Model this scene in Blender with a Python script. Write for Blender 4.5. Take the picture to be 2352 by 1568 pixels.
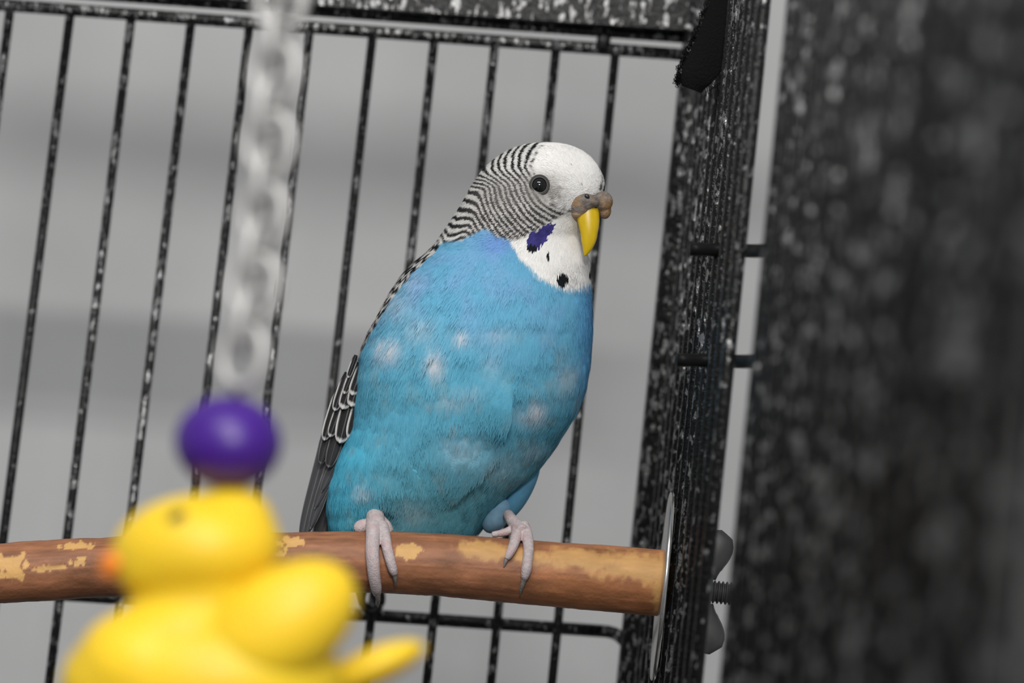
import bpy, math
import numpy as np
from mathutils import Matrix, Vector

# ------------------------------------------------------------------ clearing
for o in list(bpy.data.objects):
    bpy.data.objects.remove(o, do_unlink=True)
scene = bpy.context.scene
COL = scene.collection
rng = np.random.default_rng(7)

# ------------------------------------------------------------------ camera
W, H = 2352.0, 1568.0
FPX = 7000.0                      # focal length in photo pixels
D0 = 0.82                         # distance camera -> perch plane (m)
PITCH, ROLL = math.radians(6.5), math.radians(6.2)
Z0 = 1.25                         # height of the perch region above the floor
Fv = np.array([0, math.cos(PITCH), math.sin(PITCH)])
U0 = np.array([0, -math.sin(PITCH), math.cos(PITCH)])
R0 = np.array([1.0, 0, 0])
Rv = R0 * math.cos(ROLL) + U0 * math.sin(ROLL)
Uv = U0 * math.cos(ROLL) - R0 * math.sin(ROLL)
CAM = np.array([0, 0, Z0]) - Fv * D0

cam = bpy.data.cameras.new('camera')
cam.sensor_width = 23.5
cam.lens = FPX / W * 23.5
cam.clip_start = 0.02
cam.clip_end = 50
cam.dof.use_dof = True
cam.dof.focus_distance = 0.808
cam.dof.aperture_fstop = 7.0
camo = bpy.data.objects.new('camera', cam)
COL.objects.link(camo)
camo.matrix_world = Matrix(((Rv[0], Uv[0], -Fv[0], CAM[0]),
                            (Rv[1], Uv[1], -Fv[1], CAM[1]),
                            (Rv[2], Uv[2], -Fv[2], CAM[2]),
                            (0, 0, 0, 1)))
scene.camera = camo

# ------------------------------------------------------------------ world and room lamps
world = bpy.data.worlds.new('room_light')
scene.world = world
world.use_nodes = True
world.node_tree.nodes['Background'].inputs[0].default_value = (0.93, 0.96, 1.0, 1)
world.node_tree.nodes['Background'].inputs[1].default_value = 0.36

def area(name, loc, target, sx, sy, energy, col):
    l = bpy.data.lights.new(name, 'AREA')
    l.shape = 'RECTANGLE'; l.size = sx; l.size_y = sy
    l.energy = energy; l.color = col
    o = bpy.data.objects.new(name, l)
    COL.objects.link(o)
    o.location = loc
    d = Vector(target) - Vector(loc)
    o.rotation_euler = d.to_track_quat('-Z', 'Y').to_euler()
    return o
# the two room lamps behind the camera that the bead's two highlights and the two
# shadow bands on the wall show: a long ceiling fitting and a lamp at standing height
strip = area('ceiling_strip_lamp_offscreen', (-0.35, -1.55, Z0 + 1.5), (0, 0.2, Z0), 1.2, 0.04, 28, (1.0, 0.985, 0.96))
strip.rotation_euler.rotate_axis('Z', math.radians(2.4))
area('standing_lamp_offscreen', (0.06, -1.7, Z0 + 0.55), (0, 0.1, Z0), 0.4, 0.05, 16, (1.0, 0.98, 0.95))

scene.view_settings.view_transform = 'Standard'
scene.view_settings.look = 'None'
scene.view_settings.gamma = 1.0
scene.view_settings.use_curve_mapping = False
scene.view_settings.exposure = -0.08

# ------------------------------------------------------------------ pixel helpers
def ray(px, py):
    return Fv + Rv * ((px - W / 2) / FPX) - Uv * ((py - H / 2) / FPX)
def on_y(px, py, y):
    """point where a photo pixel meets the upright plane at world y"""
    d = ray(px, py)
    return CAM + d * ((y - CAM[1]) / d[1])
def at_depth(px, py, depth):
    px = np.asarray(px, float); py = np.asarray(py, float); depth = np.asarray(depth, float)
    d = Fv + np.multiply.outer((px - W / 2) / FPX, Rv) - np.multiply.outer((py - H / 2) / FPX, Uv)
    return CAM + d * depth[..., None]

def to_y(px, py, y):
    d = Fv + np.multiply.outer((np.asarray(px, float) - W / 2) / FPX, Rv) - np.multiply.outer((np.asarray(py, float) - H / 2) / FPX, Uv)
    return CAM + d * ((np.asarray(y, float) - CAM[1]) / d[..., 1])[..., None]

# ------------------------------------------------------------------ numpy noise
def _h(i, j, k, s):
    v = np.sin(i * 127.1 + j * 311.7 + k * 74.7 + s * 53.3) * 43758.5453
    return v - np.floor(v)
def vnoise(p, s=0):
    p = np.asarray(p, float)
    i = np.floor(p); f = p - i; f = f * f * (3 - 2 * f)
    x, y, z = i[..., 0], i[..., 1], i[..., 2]
    fx, fy, fz = f[..., 0], f[..., 1], f[..., 2]
    def L(a, b, t): return a + (b - a) * t
    return L(L(L(_h(x, y, z, s), _h(x + 1, y, z, s), fx), L(_h(x, y + 1, z, s), _h(x + 1, y + 1, z, s), fx), fy),
             L(L(_h(x, y, z + 1, s), _h(x + 1, y, z + 1, s), fx), L(_h(x, y + 1, z + 1, s), _h(x + 1, y + 1, z + 1, s), fx), fy), fz)
def fbm(p, s=0, o=4):
    a, t, n = 0.5, 0, 0
    p = np.asarray(p, float)
    for q in range(o):
        t = t + a * vnoise(p * 2 ** q + 17.3 * q, s + q); n += a; a *= 0.5
    return t / n
def sstep(a, b, x):
    t = np.clip((x - a) / (b - a), 0, 1)
    return t * t * (3 - 2 * t)
def lin(c):
    c = np.asarray(c, float) / 255.0
    return np.where(c <= 0.04045, c / 12.92, ((c + 0.055) / 1.055) ** 2.4)

# ------------------------------------------------------------------ mesh helpers
def obj(name, verts, faces, mat=None, parent=None, smooth=True, colors=None):
    me = bpy.data.meshes.new(name)
    me.from_pydata([tuple(v) for v in np.asarray(verts, float).reshape(-1, 3).tolist()], [], faces)
    if smooth:
        me.polygons.foreach_set('use_smooth', np.ones(len(me.polygons), bool))
    if colors is not None:
        a = me.color_attributes.new('Col', 'FLOAT_COLOR', 'POINT')
        c = np.ones((len(me.vertices), 4)); c[:, :3] = colors
        a.data.foreach_set('color', c.astype(np.float32).ravel())
    me.update()
    o = bpy.data.objects.new(name, me)
    COL.objects.link(o)
    if mat: me.materials.append(mat)
    if parent: setpar(o, parent)
    return o
WORLD = {}
def setpar(o, parent):
    """parent without moving: parents are unrotated, so subtract the chain's offsets"""
    off = Vector((0, 0, 0)); p = parent
    while p is not None:
        off += p.location; p = p.parent
    o.parent = parent
    o.location = o.location - off
def thing(name, loc, label, cat, group=None):
    o = bpy.data.objects.new(name, None)
    COL.objects.link(o)
    o.empty_display_size = 0.01
    o.location = Vector([float(v) for v in loc])
    o['label'] = label; o['category'] = cat
    if group: o['group'] = group
    return o
def tag(o, label, cat):
    o['label'] = label; o['category'] = cat; return o

def grid_faces(n, m, closed=True, caps=False):
    """n rings of m points"""
    f = []
    mm = m if closed else m - 1
    for i in range(n - 1):
        for j in range(mm):
            a = i * m + j; b = i * m + (j + 1) % m
            f.append((a, b, b + m, a + m))
    if caps:
        f.append(tuple(range(m - 1, -1, -1)))
        f.append(tuple(range((n - 1) * m, n * m)))
    return f
def tube(path, rad, m=12, ref=(0.3, 0.2, 1.0), squash=1.0):
    """round bar along a path; returns verts, faces"""
    P = np.asarray(path, float); n = len(P)
    r = np.broadcast_to(np.asarray(rad, float), (n,))
    T = np.gradient(P, axis=0); T /= np.linalg.norm(T, axis=1)[:, None] + 1e-12
    up = np.asarray(ref, float)
    A = np.cross(T[0], up); A /= np.linalg.norm(A)
    rings = []
    for i in range(n):
        A = A - T[i] * A.dot(T[i]); A /= np.linalg.norm(A)
        B = np.cross(T[i], A)
        th = np.linspace(0, 2 * np.pi, m, endpoint=False)
        rings.append(P[i] + r[i] * (np.outer(np.cos(th), A) + squash * np.outer(np.sin(th), B)))
    return np.concatenate(rings), grid_faces(n, m, True, True)
def merge(parts):
    V, F, k = [], [], 0
    for v, f in parts:
        v = np.asarray(v); V.append(v); F += [tuple(i + k for i in q) for q in f]; k += len(v)
    return np.concatenate(V), F
def box(cx, cy, cz, sx, sy, sz, bev=0.0):
    """box with chamfered vertical and horizontal edges"""
    b = bev
    pts, fs = [], []
    prof = [(-sz / 2, b), (-sz / 2 + b, 0), (sz / 2 - b, 0), (sz / 2, b)]
    for z, ins in prof:
        hx, hy = sx / 2 - ins, sy / 2 - ins
        c = b
        for x, y in ((-hx + c, -hy), (hx - c, -hy), (hx, -hy + c), (hx, hy - c), (hx - c, hy), (-hx + c, hy), (-hx, hy - c), (-hx, -hy + c)):
            pts.append((cx + x, cy + y, cz + z))
    return np.array(pts), grid_faces(4, 8, True, True)
def ellipsoid(c, ax, n=24, m=32):
    """c centre, ax 3x3 rows = semi-axes"""
    ax = np.asarray(ax, float)
    v = []
    for i in range(n + 1):
        t = np.pi * i / n
        t = min(max(t, 1e-3), np.pi - 1e-3)
        for j in range(m):
            p = 2 * np.pi * j / m
            v.append(np.asarray(c) + ax[0] * math.sin(t) * math.cos(p) + ax[1] * math.sin(t) * math.sin(p) + ax[2] * math.cos(t))
    return np.array(v), grid_faces(n + 1, m, True, True)
def csmooth(a, k):
    for _ in range(k):
        b = a.copy(); b[1:-1] = 0.25 * a[:-2] + 0.5 * a[1:-1] + 0.25 * a[2:]; a = b
    return a
def spline(pts, n):
    """Catmull-Rom through points (any dimension)"""
    P = np.asarray(pts, float)
    P = np.vstack([2 * P[0] - P[1], P, 2 * P[-1] - P[-2]])
    t = np.linspace(0, len(P) - 3 - 1e-9, n)
    i = np.floor(t).astype(int); f = (t - i)[:, None]
    p0, p1, p2, p3 = P[i], P[i + 1], P[i + 2], P[i + 3]
    return 0.5 * (2 * p1 + (p2 - p0) * f + (2 * p0 - 5 * p1 + 4 * p2 - p3) * f ** 2 + (3 * p1 - p0 - 3 * p2 + p3) * f ** 3)

def fuse(name, parts, voxel, mat, parent, smooth_it=8):
    """one continuous skin around overlapping lumps"""
    v, f = merge(parts)
    o = obj(name, v, f)
    md = o.modifiers.new('r', 'REMESH'); md.mode = 'VOXEL'; md.voxel_size = voxel; md.use_smooth_shade = True
    ms = o.modifiers.new('s', 'SMOOTH'); ms.iterations = smooth_it; ms.factor = 0.5
    dg = bpy.context.evaluated_depsgraph_get()
    me = bpy.data.meshes.new_from_object(o.evaluated_get(dg))
    o.modifiers.clear()
    old = o.data; o.data = me; bpy.data.meshes.remove(old)
    me.name = name
    me.polygons.foreach_set('use_smooth', np.ones(len(me.polygons), bool))
    me.materials.clear(); me.materials.append(mat)
    setpar(o, parent)
    return o

# ------------------------------------------------------------------ materials
def newmat(name):
    m = bpy.data.materials.new(name); m.use_nodes = True
    nt = m.node_tree
    return m, nt, nt.nodes['Principled BSDF']
def N(nt, kind, **kw):
    n = nt.nodes.new(kind)
    for k, v in kw.items(): setattr(n, k, v)
    return n
def ramp(nt, stops):
    r = N(nt, 'ShaderNodeValToRGB')
    e = r.color_ramp.elements
    while len(e) > 1: e.remove(e[0])
    e[0].position = stops[0][0]; e[0].color = (*stops[0][1], 1)
    for p, c in stops[1:]:
        q = e.new(p); q.color = (*c, 1)
    return r
def g(v): return (v, v, v)

def mat_plain(name, col, rough=0.5, metal=0.0, noise=None, bump=0.0, spec=0.5, coat=0.0):
    m, nt, b = newmat(name)
    b.inputs['Roughness'].default_value = rough
    b.inputs['Metallic'].default_value = metal
    b.inputs['Specular IOR Level'].default_value = spec
    b.inputs['Coat Weight'].default_value = coat
    tc = N(nt, 'ShaderNodeTexCoord')
    nz = N(nt, 'ShaderNodeTexNoise'); nz.inputs['Scale'].default_value = noise or 200; nz.inputs['Detail'].default_value = 4
    nt.links.new(tc.outputs['Object'], nz.inputs['Vector'])
    r = ramp(nt, [(0.3, tuple(c * 0.9 for c in col)), (0.7, tuple(min(1, c * 1.08) for c in col))])
    nt.links.new(nz.outputs['Fac'], r.inputs['Fac'])
    nt.links.new(r.outputs['Color'], b.inputs['Base Color'])
    if bump:
        bp = N(nt, 'ShaderNodeBump'); bp.inputs['Strength'].default_value = bump; bp.inputs['Distance'].default_value = 0.0005
        nt.links.new(nz.outputs['Fac'], bp.inputs['Height'])
        nt.links.new(bp.outputs['Normal'], b.inputs['Normal'])
    return m
def mat_vcol(name, rough=0.8, sheen=0.0, spec=0.3, bump=None):
    m, nt, b = newmat(name)
    a = N(nt, 'ShaderNodeVertexColor', layer_name='Col')
    nt.links.new(a.outputs['Color'], b.inputs['Base Color'])
    b.inputs['Roughness'].default_value = rough
    b.inputs['Sheen Weight'].default_value = sheen
    b.inputs['Specular IOR Level'].default_value = spec
    if bump:
        tc = N(nt, 'ShaderNodeTexCoord')
        nz = N(nt, 'ShaderNodeTexNoise'); nz.inputs['Scale'].default_value = bump[0]; nz.inputs['Detail'].default_value = 4
        bp = N(nt, 'ShaderNodeBump'); bp.inputs['Strength'].default_value = bump[1]; bp.inputs['Distance'].default_value = 0.0004
        nt.links.new(tc.outputs['Object'], nz.inputs['Vector'])
        nt.links.new(nz.outputs['Fac'], bp.inputs['Height']); nt.links.new(bp.outputs['Normal'], b.inputs['Normal'])
    return m
def mat_vein(name, scale, lo, hi, silver, black=0.006, rough=0.32, bump=0.9, zs=1.0, vary=0.0):
    """black powder coat with silver veins and an orange-peel surface"""
    m, nt, b = newmat(name)
    tc = N(nt, 'ShaderNodeTexCoord')
    nz = N(nt, 'ShaderNodeTexNoise'); nz.inputs['Scale'].default_value = scale; nz.inputs['Detail'].default_value = 2.5; nz.inputs['Roughness'].default_value = 0.55
    mp = N(nt, 'ShaderNodeMapping'); mp.inputs['Scale'].default_value = (1, 1, zs)
    nt.links.new(tc.outputs['Object'], mp.inputs['Vector'])
    nt.links.new(mp.outputs['Vector'], nz.inputs['Vector'])
    fac = nz.outputs['Fac']
    if vary:                       # the coat is thicker or thinner from wire to wire and along each wire
        lw = N(nt, 'ShaderNodeTexNoise'); lw.inputs['Scale'].default_value = 170; lw.inputs['Detail'].default_value = 1
        m3 = N(nt, 'ShaderNodeMapping'); m3.inputs['Scale'].default_value = (1, 1, .35)
        nt.links.new(tc.outputs['Object'], m3.inputs['Vector']); nt.links.new(m3.outputs['Vector'], lw.inputs['Vector'])
        oi = N(nt, 'ShaderNodeObjectInfo')
        ad = N(nt, 'ShaderNodeMath', operation='ADD'); nt.links.new(lw.outputs['Fac'], ad.inputs[0]); nt.links.new(oi.outputs['Random'], ad.inputs[1])
        ma = N(nt, 'ShaderNodeMath', operation='MULTIPLY_ADD'); ma.inputs[1].default_value = vary; ma.inputs[2].default_value = -vary
        nt.links.new(ad.outputs[0], ma.inputs[0])
        sm = N(nt, 'ShaderNodeMath', operation='ADD'); nt.links.new(fac, sm.inputs[0]); nt.links.new(ma.outputs[0], sm.inputs[1])
        fac = sm.outputs[0]
    r = ramp(nt, [(lo, g(black)), (hi, g(silver))])
    nt.links.new(fac, r.inputs['Fac'])
    nt.links.new(r.outputs['Color'], b.inputs['Base Color'])
    r2 = ramp(nt, [(lo, g(0.0)), (hi, g(0.75))])
    nt.links.new(fac, r2.inputs['Fac'])
    nt.links.new(r2.outputs['Color'], b.inputs['Metallic'])
    b.inputs['Roughness'].default_value = rough
    b.inputs['Specular IOR Level'].default_value = 0.25
    nz2 = N(nt, 'ShaderNodeTexNoise'); nz2.inputs['Scale'].default_value = scale * 1.3; nz2.inputs['Detail'].default_value = 3
    nt.links.new(tc.outputs['Object'], nz2.inputs['Vector'])
    bp = N(nt, 'ShaderNodeBump'); bp.inputs['Strength'].default_value = bump; bp.inputs['Distance'].default_value = 0.0006
    nt.links.new(nz2.outputs['Fac'], bp.inputs['Height'])
    nt.links.new(bp.outputs['Normal'], b.inputs['Normal'])
    return m

M_wall = mat_plain('painted_wall', (0.42, 0.42, 0.42), 0.85, noise=9, spec=0.2)
M_coat = mat_vein('silver_vein_coat', 620, 0.565, 0.65, 0.26, black=0.005, zs=.5, rough=.28, vary=.09)
M_wire = M_bar = M_post = M_side = M_roof = M_coat          # the same powder coat on every bar of the cage
M_blackwire = mat_plain('black_hook_metal', (0.006, 0.006, 0.006), 0.5, noise=500, spec=0.15)
M_strap = mat_plain('black_webbing', (0.007, 0.007, 0.007), 0.95, noise=1500, bump=1.0, spec=0.1)
M_steel = mat_plain('galvanised_steel', (0.55, 0.54, 0.52), 0.28, 1.0, noise=300)
M_blackzinc = mat_plain('black_zinc', (0.06, 0.06, 0.06), 0.45, 0.3, noise=400)
M_chain = mat_plain('nickel_chain', (0.50, 0.49, 0.48), 0.45, 0.35, noise=300)
M_purple = mat_plain('purple_bead', (0.050, 0.007, 0.22), 0.4, 0, noise=60)
M_duck = mat_plain('yellow_vinyl', (0.86, 0.585, 0.024), 0.45, 0, noise=50, spec=0.35)
_b = M_duck.node_tree.nodes['Principled BSDF']
_b.inputs['Subsurface Weight'].default_value = 0.5
_b.inputs['Subsurface Radius'].default_value = (1.0, 0.35, 0.05)
_b.inputs['Subsurface Scale'].default_value = 0.004
M_orange = mat_plain('orange_vinyl', (0.95, 0.26, 0.02), 0.45, 0, noise=50)
M_ink = mat_plain('black_paint', (0.012, 0.012, 0.014), 0.4, 0, noise=50)
M_plume = mat_vcol('plumage', 0.85, 0.0, 0.15)
M_feather = mat_vcol('wing_feather', 0.7, 0.0, 0.2)
M_perch = mat_vcol('bark_perch', 0.55, 0.0, 0.35, bump=(900, 0.35))
M_foot = mat_vcol('foot_skin', 0.6, 0.0, 0.35, bump=(2200, 0.6))
M_cere = mat_vcol('cere_skin', 0.7, 0.0, 0.3, bump=(1800, 0.8))
M_beak = mat_vcol('beak_horn', 0.32, 0.0, 0.5)
M_eye = mat_plain('eye_gloss', (0.003, 0.003, 0.003), 0.04, 0, noise=50, spec=0.7)
M_ering = mat_plain('eye_ring_skin', (0.075, 0.07, 0.065), 0.6, 0, noise=2500)

# ================================================================== the room
YW = 0.49
wl, wr, wb, wt = -1.6, 1.6, 0.0, 2.6
wall = obj('wall_back', [(wl, YW, wb), (wr, YW, wb), (wr, YW, wt), (wl, YW, wt),
                         (wl, YW + .1, wb), (wr, YW + .1, wb), (wr, YW + .1, wt), (wl, YW + .1, wt)],
           [(0, 1, 2, 3), (7, 6, 5, 4), (0, 4, 5, 1), (3, 2, 6, 7), (1, 5, 6, 2), (0, 3, 7, 4)], M_wall, smooth=False)
floor = obj('floor', [(wl, -2.6, -.05), (wr, -2.6, -.05), (wr, YW + .1, -.05), (wl, YW + .1, -.05), (wl, -2.6, 0), (wr, -2.6, 0), (wr, YW + .1, 0), (wl, YW + .1, 0)],
            [(3, 2, 1, 0), (4, 5, 6, 7), (0, 1, 5, 4), (2, 3, 7, 6), (1, 2, 6, 5), (3, 0, 4, 7)], mat_plain('grey_floor', (.3, .3, .3), .6, noise=4), smooth=False)
floor['kind'] = 'structure'
wall['kind'] = 'structure'
wall['label'] = 'plain pale grey painted wall behind the cage'

# ================================================================== the cage
YB = 0.105                                            # back panel
SIDE = lambda y: 0.0498 - 0.0166 * y                  # x of the side panel at depth y
cage = thing('bird_cage', on_y(1490, 1500, YB), 'black bird cage of thin upright wires with silver vein coating', 'cage')
def wire_between(name, p, q, r, mat, m=10, n=2):
    path = np.linspace(p, q, n)
    v, f = tube(path, r, m)
    return obj(name, v, f, mat, cage)
# back wires: (x, y) at the top bar, slope in the picture
back = [(25, 8, -.130), (163, 20, -.128), (303, 30, -.1235), (440, 42, -.1215), (574, 52, -.117), (712, 62, -.1145),
        (857, 72, -.1135), (998, 86, -.1095), (1137, 100, -.107), (1277, 113, -.1027), (1413, 126, -.1008)]
for x, y, s in [(-115, -4, -.132)] + back:
    a = on_y(x - s * 5, y - 5, YB + 0.0005); b = on_y(x + s * (1900 - y), 1900, YB + 0.0005)
    b = a + (b - a) * ((a[2] - (Z0 - .2)) / (a[2] - b[2]))          # down to the tray
    wire_between('wire', a, b, 0.00142, M_wire, n=2)
# top bar, lower bar
RBAR = 0.0017
def bar(name, p, q, r, y, mat, squash=1.0):
    v, f = tube(np.linspace(on_y(*p, y), on_y(*q, y), 8), r, 12, squash=squash)
    return obj(name, v, f, mat, cage)
bar('top_bar', (-260, -8), (1600, 128), 0.0019, YB, M_bar)
bar('lower_bar', (-260, 1338), (1388, 1449), 0.00195, YB + 0.003, M_bar)
v, f = tube(spline([on_y(1385, 1448, YB + .003), on_y(1415, 1456, YB + .002), on_y(1440, 1480, YB), on_y(1460, 1520, YB)], 14), 0.0019, 10)
obj('bar_end', v, f, M_bar, cage)
# upper frame above the narrow slit of daylight
def slab(name, pts, mat):
    return obj(name, pts, [(0, 1, 2, 3), (7, 6, 5, 4), (0, 4, 5, 1), (3, 2, 6, 7), (1, 5, 6, 2), (0, 3, 7, 4)], mat, cage, smooth=False)
def rail(name, p, q, h, y0, y1, mat):
    a, b = on_y(*p, y0), on_y(*q, y0)
    up = np.array([0, 0, h]); dy = np.array([0, y1 - y0, 0])
    return slab(name, [a, b, b + up, a + up, a + dy, b + dy, b + up + dy, a + up + dy], mat)
bar('upper_bar', (-260, -47), (1640, 92), 0.0017, YB + 0.001, M_bar, 1.0)
rail('top_frame', (-260, -55), (1660, 74), 0.03, YB - 0.006, YB + 0.008, M_roof)
# unseen higher rail, added to cast the band of shade on the wall
LAMP = np.array([-0.35, -1.55, Z0 + 1.5])
ends = []
for q in ((-120, 320), (1660, 418)):
    w_ = on_y(*q, YW); t_ = (YW - YB) / (YW - LAMP[1])
    ends.append(np.array([w_[0], YB, w_[2] + (LAMP[2] - w_[2]) * t_]))
e0, e1 = ends; ex = (e1 - e0) / (e1[0] - e0[0])
e0 = e0 - ex * .04; e1 = e0 + ex * ((0.055 - e0[0]))
hh = np.array([0, 0, .0125]); dy = np.array([0, .004, 0])
slab('added_shade_rail', [e0 - hh, e1 - hh, e1 + hh, e0 + hh, e0 - hh + dy, e1 - hh + dy, e1 + hh + dy, e0 + hh + dy], M_roof)
v, f = box(0, 0, 0, 0.0042, 0.005, 0.0062, 0.0008)
obj('frame_tab', v + on_y(1386, 96, YB), f, M_bar, cage)
# corner post and its cap
pc = on_y(1506, 784, YB)
px0 = SIDE(YB) + 0.0006
v, f = box(px0, YB, Z0 + 0.11, 0.0128, 0.0128, 0.60, 0.0015)
obj('corner_post', v, f, M_post, cage)

# side panel wires
ys = [0.088 - 0.0185 * k for k in range(0, 35)]
gap = lambda y: (-0.160 < y < -0.108)
for y in ys:
    if gap(y): continue
    x = SIDE(y)
    wire_between('side_wire', np.array([x, y, Z0 - 0.2]), np.array([x, y, Z0 + 0.2]), 0.0017, M_side, m=12)
# unseen dark tray the wires stand in, added to darken the perch from below
v, f = box(-0.17, -0.215, Z0 - .205, 0.46, 0.67, 0.012, 0.003)
obj('added_tray', v, f, M_roof, cage)
# hooks joining the two halves of the side panel
def hook(py, x0, x1):
    y = -0.045
    pts = [on_y(x0, py, y), on_y((x0 + x1) / 2, py + 2, y), on_y(x1 - 28, py + 4, y - .03), on_y(x1, py - 2, y - .055), on_y(x1 + 10, py - 22, y - .06)]
    v, f = tube(spline(pts, 24), 0.0017, 10)
    return obj('hook', v, f, M_blackwire, cage)
hook(572, 1585, 1768); hook(826, 1555, 1742)
# latch on the lower bar, half hidden behind the claw
q = on_y(855, 1375, YB - 0.004)
th = np.linspace(-0.4, 2 * np.pi - 0.4, 22)
v, f = tube(np.stack([q[0] + 0.0030 * np.cos(th), np.full_like(th, q[1]), q[2] + 0.0040 * np.sin(th)], 1), 0.0010, 8, ref=(0, 1, 0))
obj('latch_ring', v, f, M_blackwire, cage)
v, f = tube([on_y(820, 1350, YB - .004), on_y(830, 1385, YB - .004), on_y(872, 1412, YB - .002)], 0.0012, 8)
obj('latch_hook', v, f, M_blackwire, cage)

# ================================================================== perch
SP = D0 / FPX                                          # metres per photo pixel at the perch
cl = spline([(-260, 1330), (-120, 1322), (0, 1316), (250, 1302), (500, 1294), (690, 1291), (900, 1292), (1080, 1302), (1230, 1315), (1380, 1327), (1527, 1339)], 900)
rp = np.interp(cl[:, 0], [-260, 0, 690, 1000, 1527], [68, 68, 69, 71, 76])
P3 = np.array([on_y(a, b, 0.0) for a, b in cl])
m = 96
T = np.gradient(P3, axis=0); T /= np.linalg.norm(T, axis=1)[:, None]
B = np.array([0, 1.0, 0]); A = np.cross(T, B); A /= np.linalg.norm(A, axis=1)[:, None]   # A up, B away
th = np.linspace(0, 2 * np.pi, m, endpoint=False)
sx = np.repeat(cl[:, 0][:, None], m, 1); an = np.repeat(th[None], len(cl), 0)   # an: 0 up, pi/2 away, 3pi/2 front
cy3 = np.stack([sx / 60, np.cos(an) * 1.2, np.sin(an) * 1.2], -1)
fine = np.stack([sx / 40, np.cos(an) * 6, np.sin(an) * 6], -1)
n1 = fbm(cy3, 3, 5); n2 = fbm(fine, 9, 4); n3 = fbm(np.stack([sx / 12, np.cos(an) * 5, np.sin(an) * 5], -1), 21, 3)
rel = -np.cos(an)                                      # -1 top .. 1 bottom; front side visible
def blob(x, v, rx, rv):                                # v: -1 top .. 1 bottom on the front face
    front = (np.sin(an) < 0)
    return np.where(front, 1 - np.sqrt(((sx - x) / rx) ** 2 + ((rel - v) / rv) ** 2), -1)
bl = np.full_like(sx, -1.0)
for x, v, rx, rv in [(35, -.15, 45, .45), (20, .1, 55, .15), (135, -.02, 48, .12), (185, -.12, 22, .25), (180, -.75, 40, .18), (205, -.68, 26, .1),
                     (195, -.3, 18, .08), (665, -.62, 35, .28), (932, -.35, 27, .26), (950, -.45, 24, .13), (1110, -.55, 75, .35), (1200, -.5, 50, .3), (1345, -.5, 120, .38), (1460, -.35, 110, .5),
                     (1520, .1, 26, 1.2), (640, -.25, 20, .1), (-120, -.2, 60, .3)]:
    bl = np.maximum(bl, blob(x, v, rx, rv))
back_m = np.where(np.sin(an) >= 0, (n1 - .62) * 6, -1)
mask = sstep(0.0, 0.10, np.maximum(bl, back_m) + (n3 - 0.5) * 1.5 + (n1 - .5) * .9 - 0.18)
soft = sstep(980, 1060, sx)
mask = mask * (1 - soft) + soft * .75 * sstep(-.15, .45, np.maximum(bl, back_m) + (n3 - .5) * .9 + (n1 - .5) * .8)
bark = lin((144, 96, 67)) * (0.62 + 0.75 * n2[..., None]) * (0.8 + .4 * n1[..., None])
grain = fbm(np.stack([sx / 90, np.cos(an) * 14, np.sin(an) * 14], -1), 61, 4)
bark = bark * (.55 + .9 * grain[..., None])
pale = lin((205, 160, 98)) * (0.8 + 0.4 * n2[..., None])
strip = sstep(1180, 1300, sx)[..., None]               # towards the end the bark is paler and orange
bark = bark * (1 + strip * np.array([.25, .2, .05]))
colr = bark * (1 - mask[..., None]) + pale * mask[..., None]
rad = (rp[:, None] + (n1 - .5) * 5 - mask * 1.2 + (n2 - .5) * 1.0) * SP
verts = P3[:, None] + rad[..., None] * (np.cos(an)[..., None] * A[:, None] + np.sin(an)[..., None] * B)
perch = thing('wooden_perch', P3[0], 'bent brown wooden perch with flaking bark bolted to the cage side', 'perch')
obj('branch', verts.reshape(-1, 3), grid_faces(len(cl), m, True, True), M_perch, perch, colors=colr.reshape(-1, 3))
end = P3[-1]
def disc(x0, x1, r, c, hole=0.0, seg=64):
    prof = [(x0, 0.0005), (x0, r - .0004), (x0 + .0002, r), (x1 - .0002, r), (x1, r - .0004), (x1, .0005)]
    a = np.linspace(0, 2 * np.pi, seg, endpoint=False)
    V = np.concatenate([np.stack([np.full(seg, xx), c[1] + rr * np.cos(a), c[2] + rr * np.sin(a)], 1) for xx, rr in prof])
    return V, grid_faces(6, seg, True, False)
XI = 0.0477
wc = on_y(1530, 1347, 0.0)
v, f = disc(XI - .0014, XI - .0002, 0.0252, wc); v[:, 0] += .026 * (v[:, 1] - wc[1]); obj('washer', v, f, M_steel, perch)
# threaded bolt through the side panel, outer washer and wing nut
xs = np.linspace(XI, XI + .024, 240)
v, f = tube(np.stack([xs, np.full_like(xs, wc[1]), np.full_like(xs, wc[2])], 1), 0.0028 + .00035 * np.sin(xs * 2 * np.pi / .0011), 16)
obj('bolt', v, f, M_blackzinc, perch)
v, f = disc(0.0518, 0.0530, 0.0125, wc); obj('outer_washer', v, f, M_blackzinc, perch)
xa = 0.0568
hub = tube(np.stack([np.linspace(.0535, .0600, 6), np.full(6, wc[1]), np.full(6, wc[2])], 1), [.0058, .0058, .0055, .0050, .0046, .0042], 20)
wings = []
for s in (-1, 1):
    path = spline([(xa, wc[1], wc[2] + s * .004), (xa + .001, wc[1], wc[2] + s * .008), (xa + .0035, wc[1], wc[2] + s * .012), (xa + .006, wc[1], wc[2] + s * .0155)], 10)
    wings.append(tube(path, [.0042, .0044, .0047, .005, .005, .005, .0048, .0044, .0036, .002], 14, ref=(0, 1, 0), squash=.38))
v, f = merge([hub] + wings); obj('wing_nut', v, f, M_blackzinc, perch)

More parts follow.
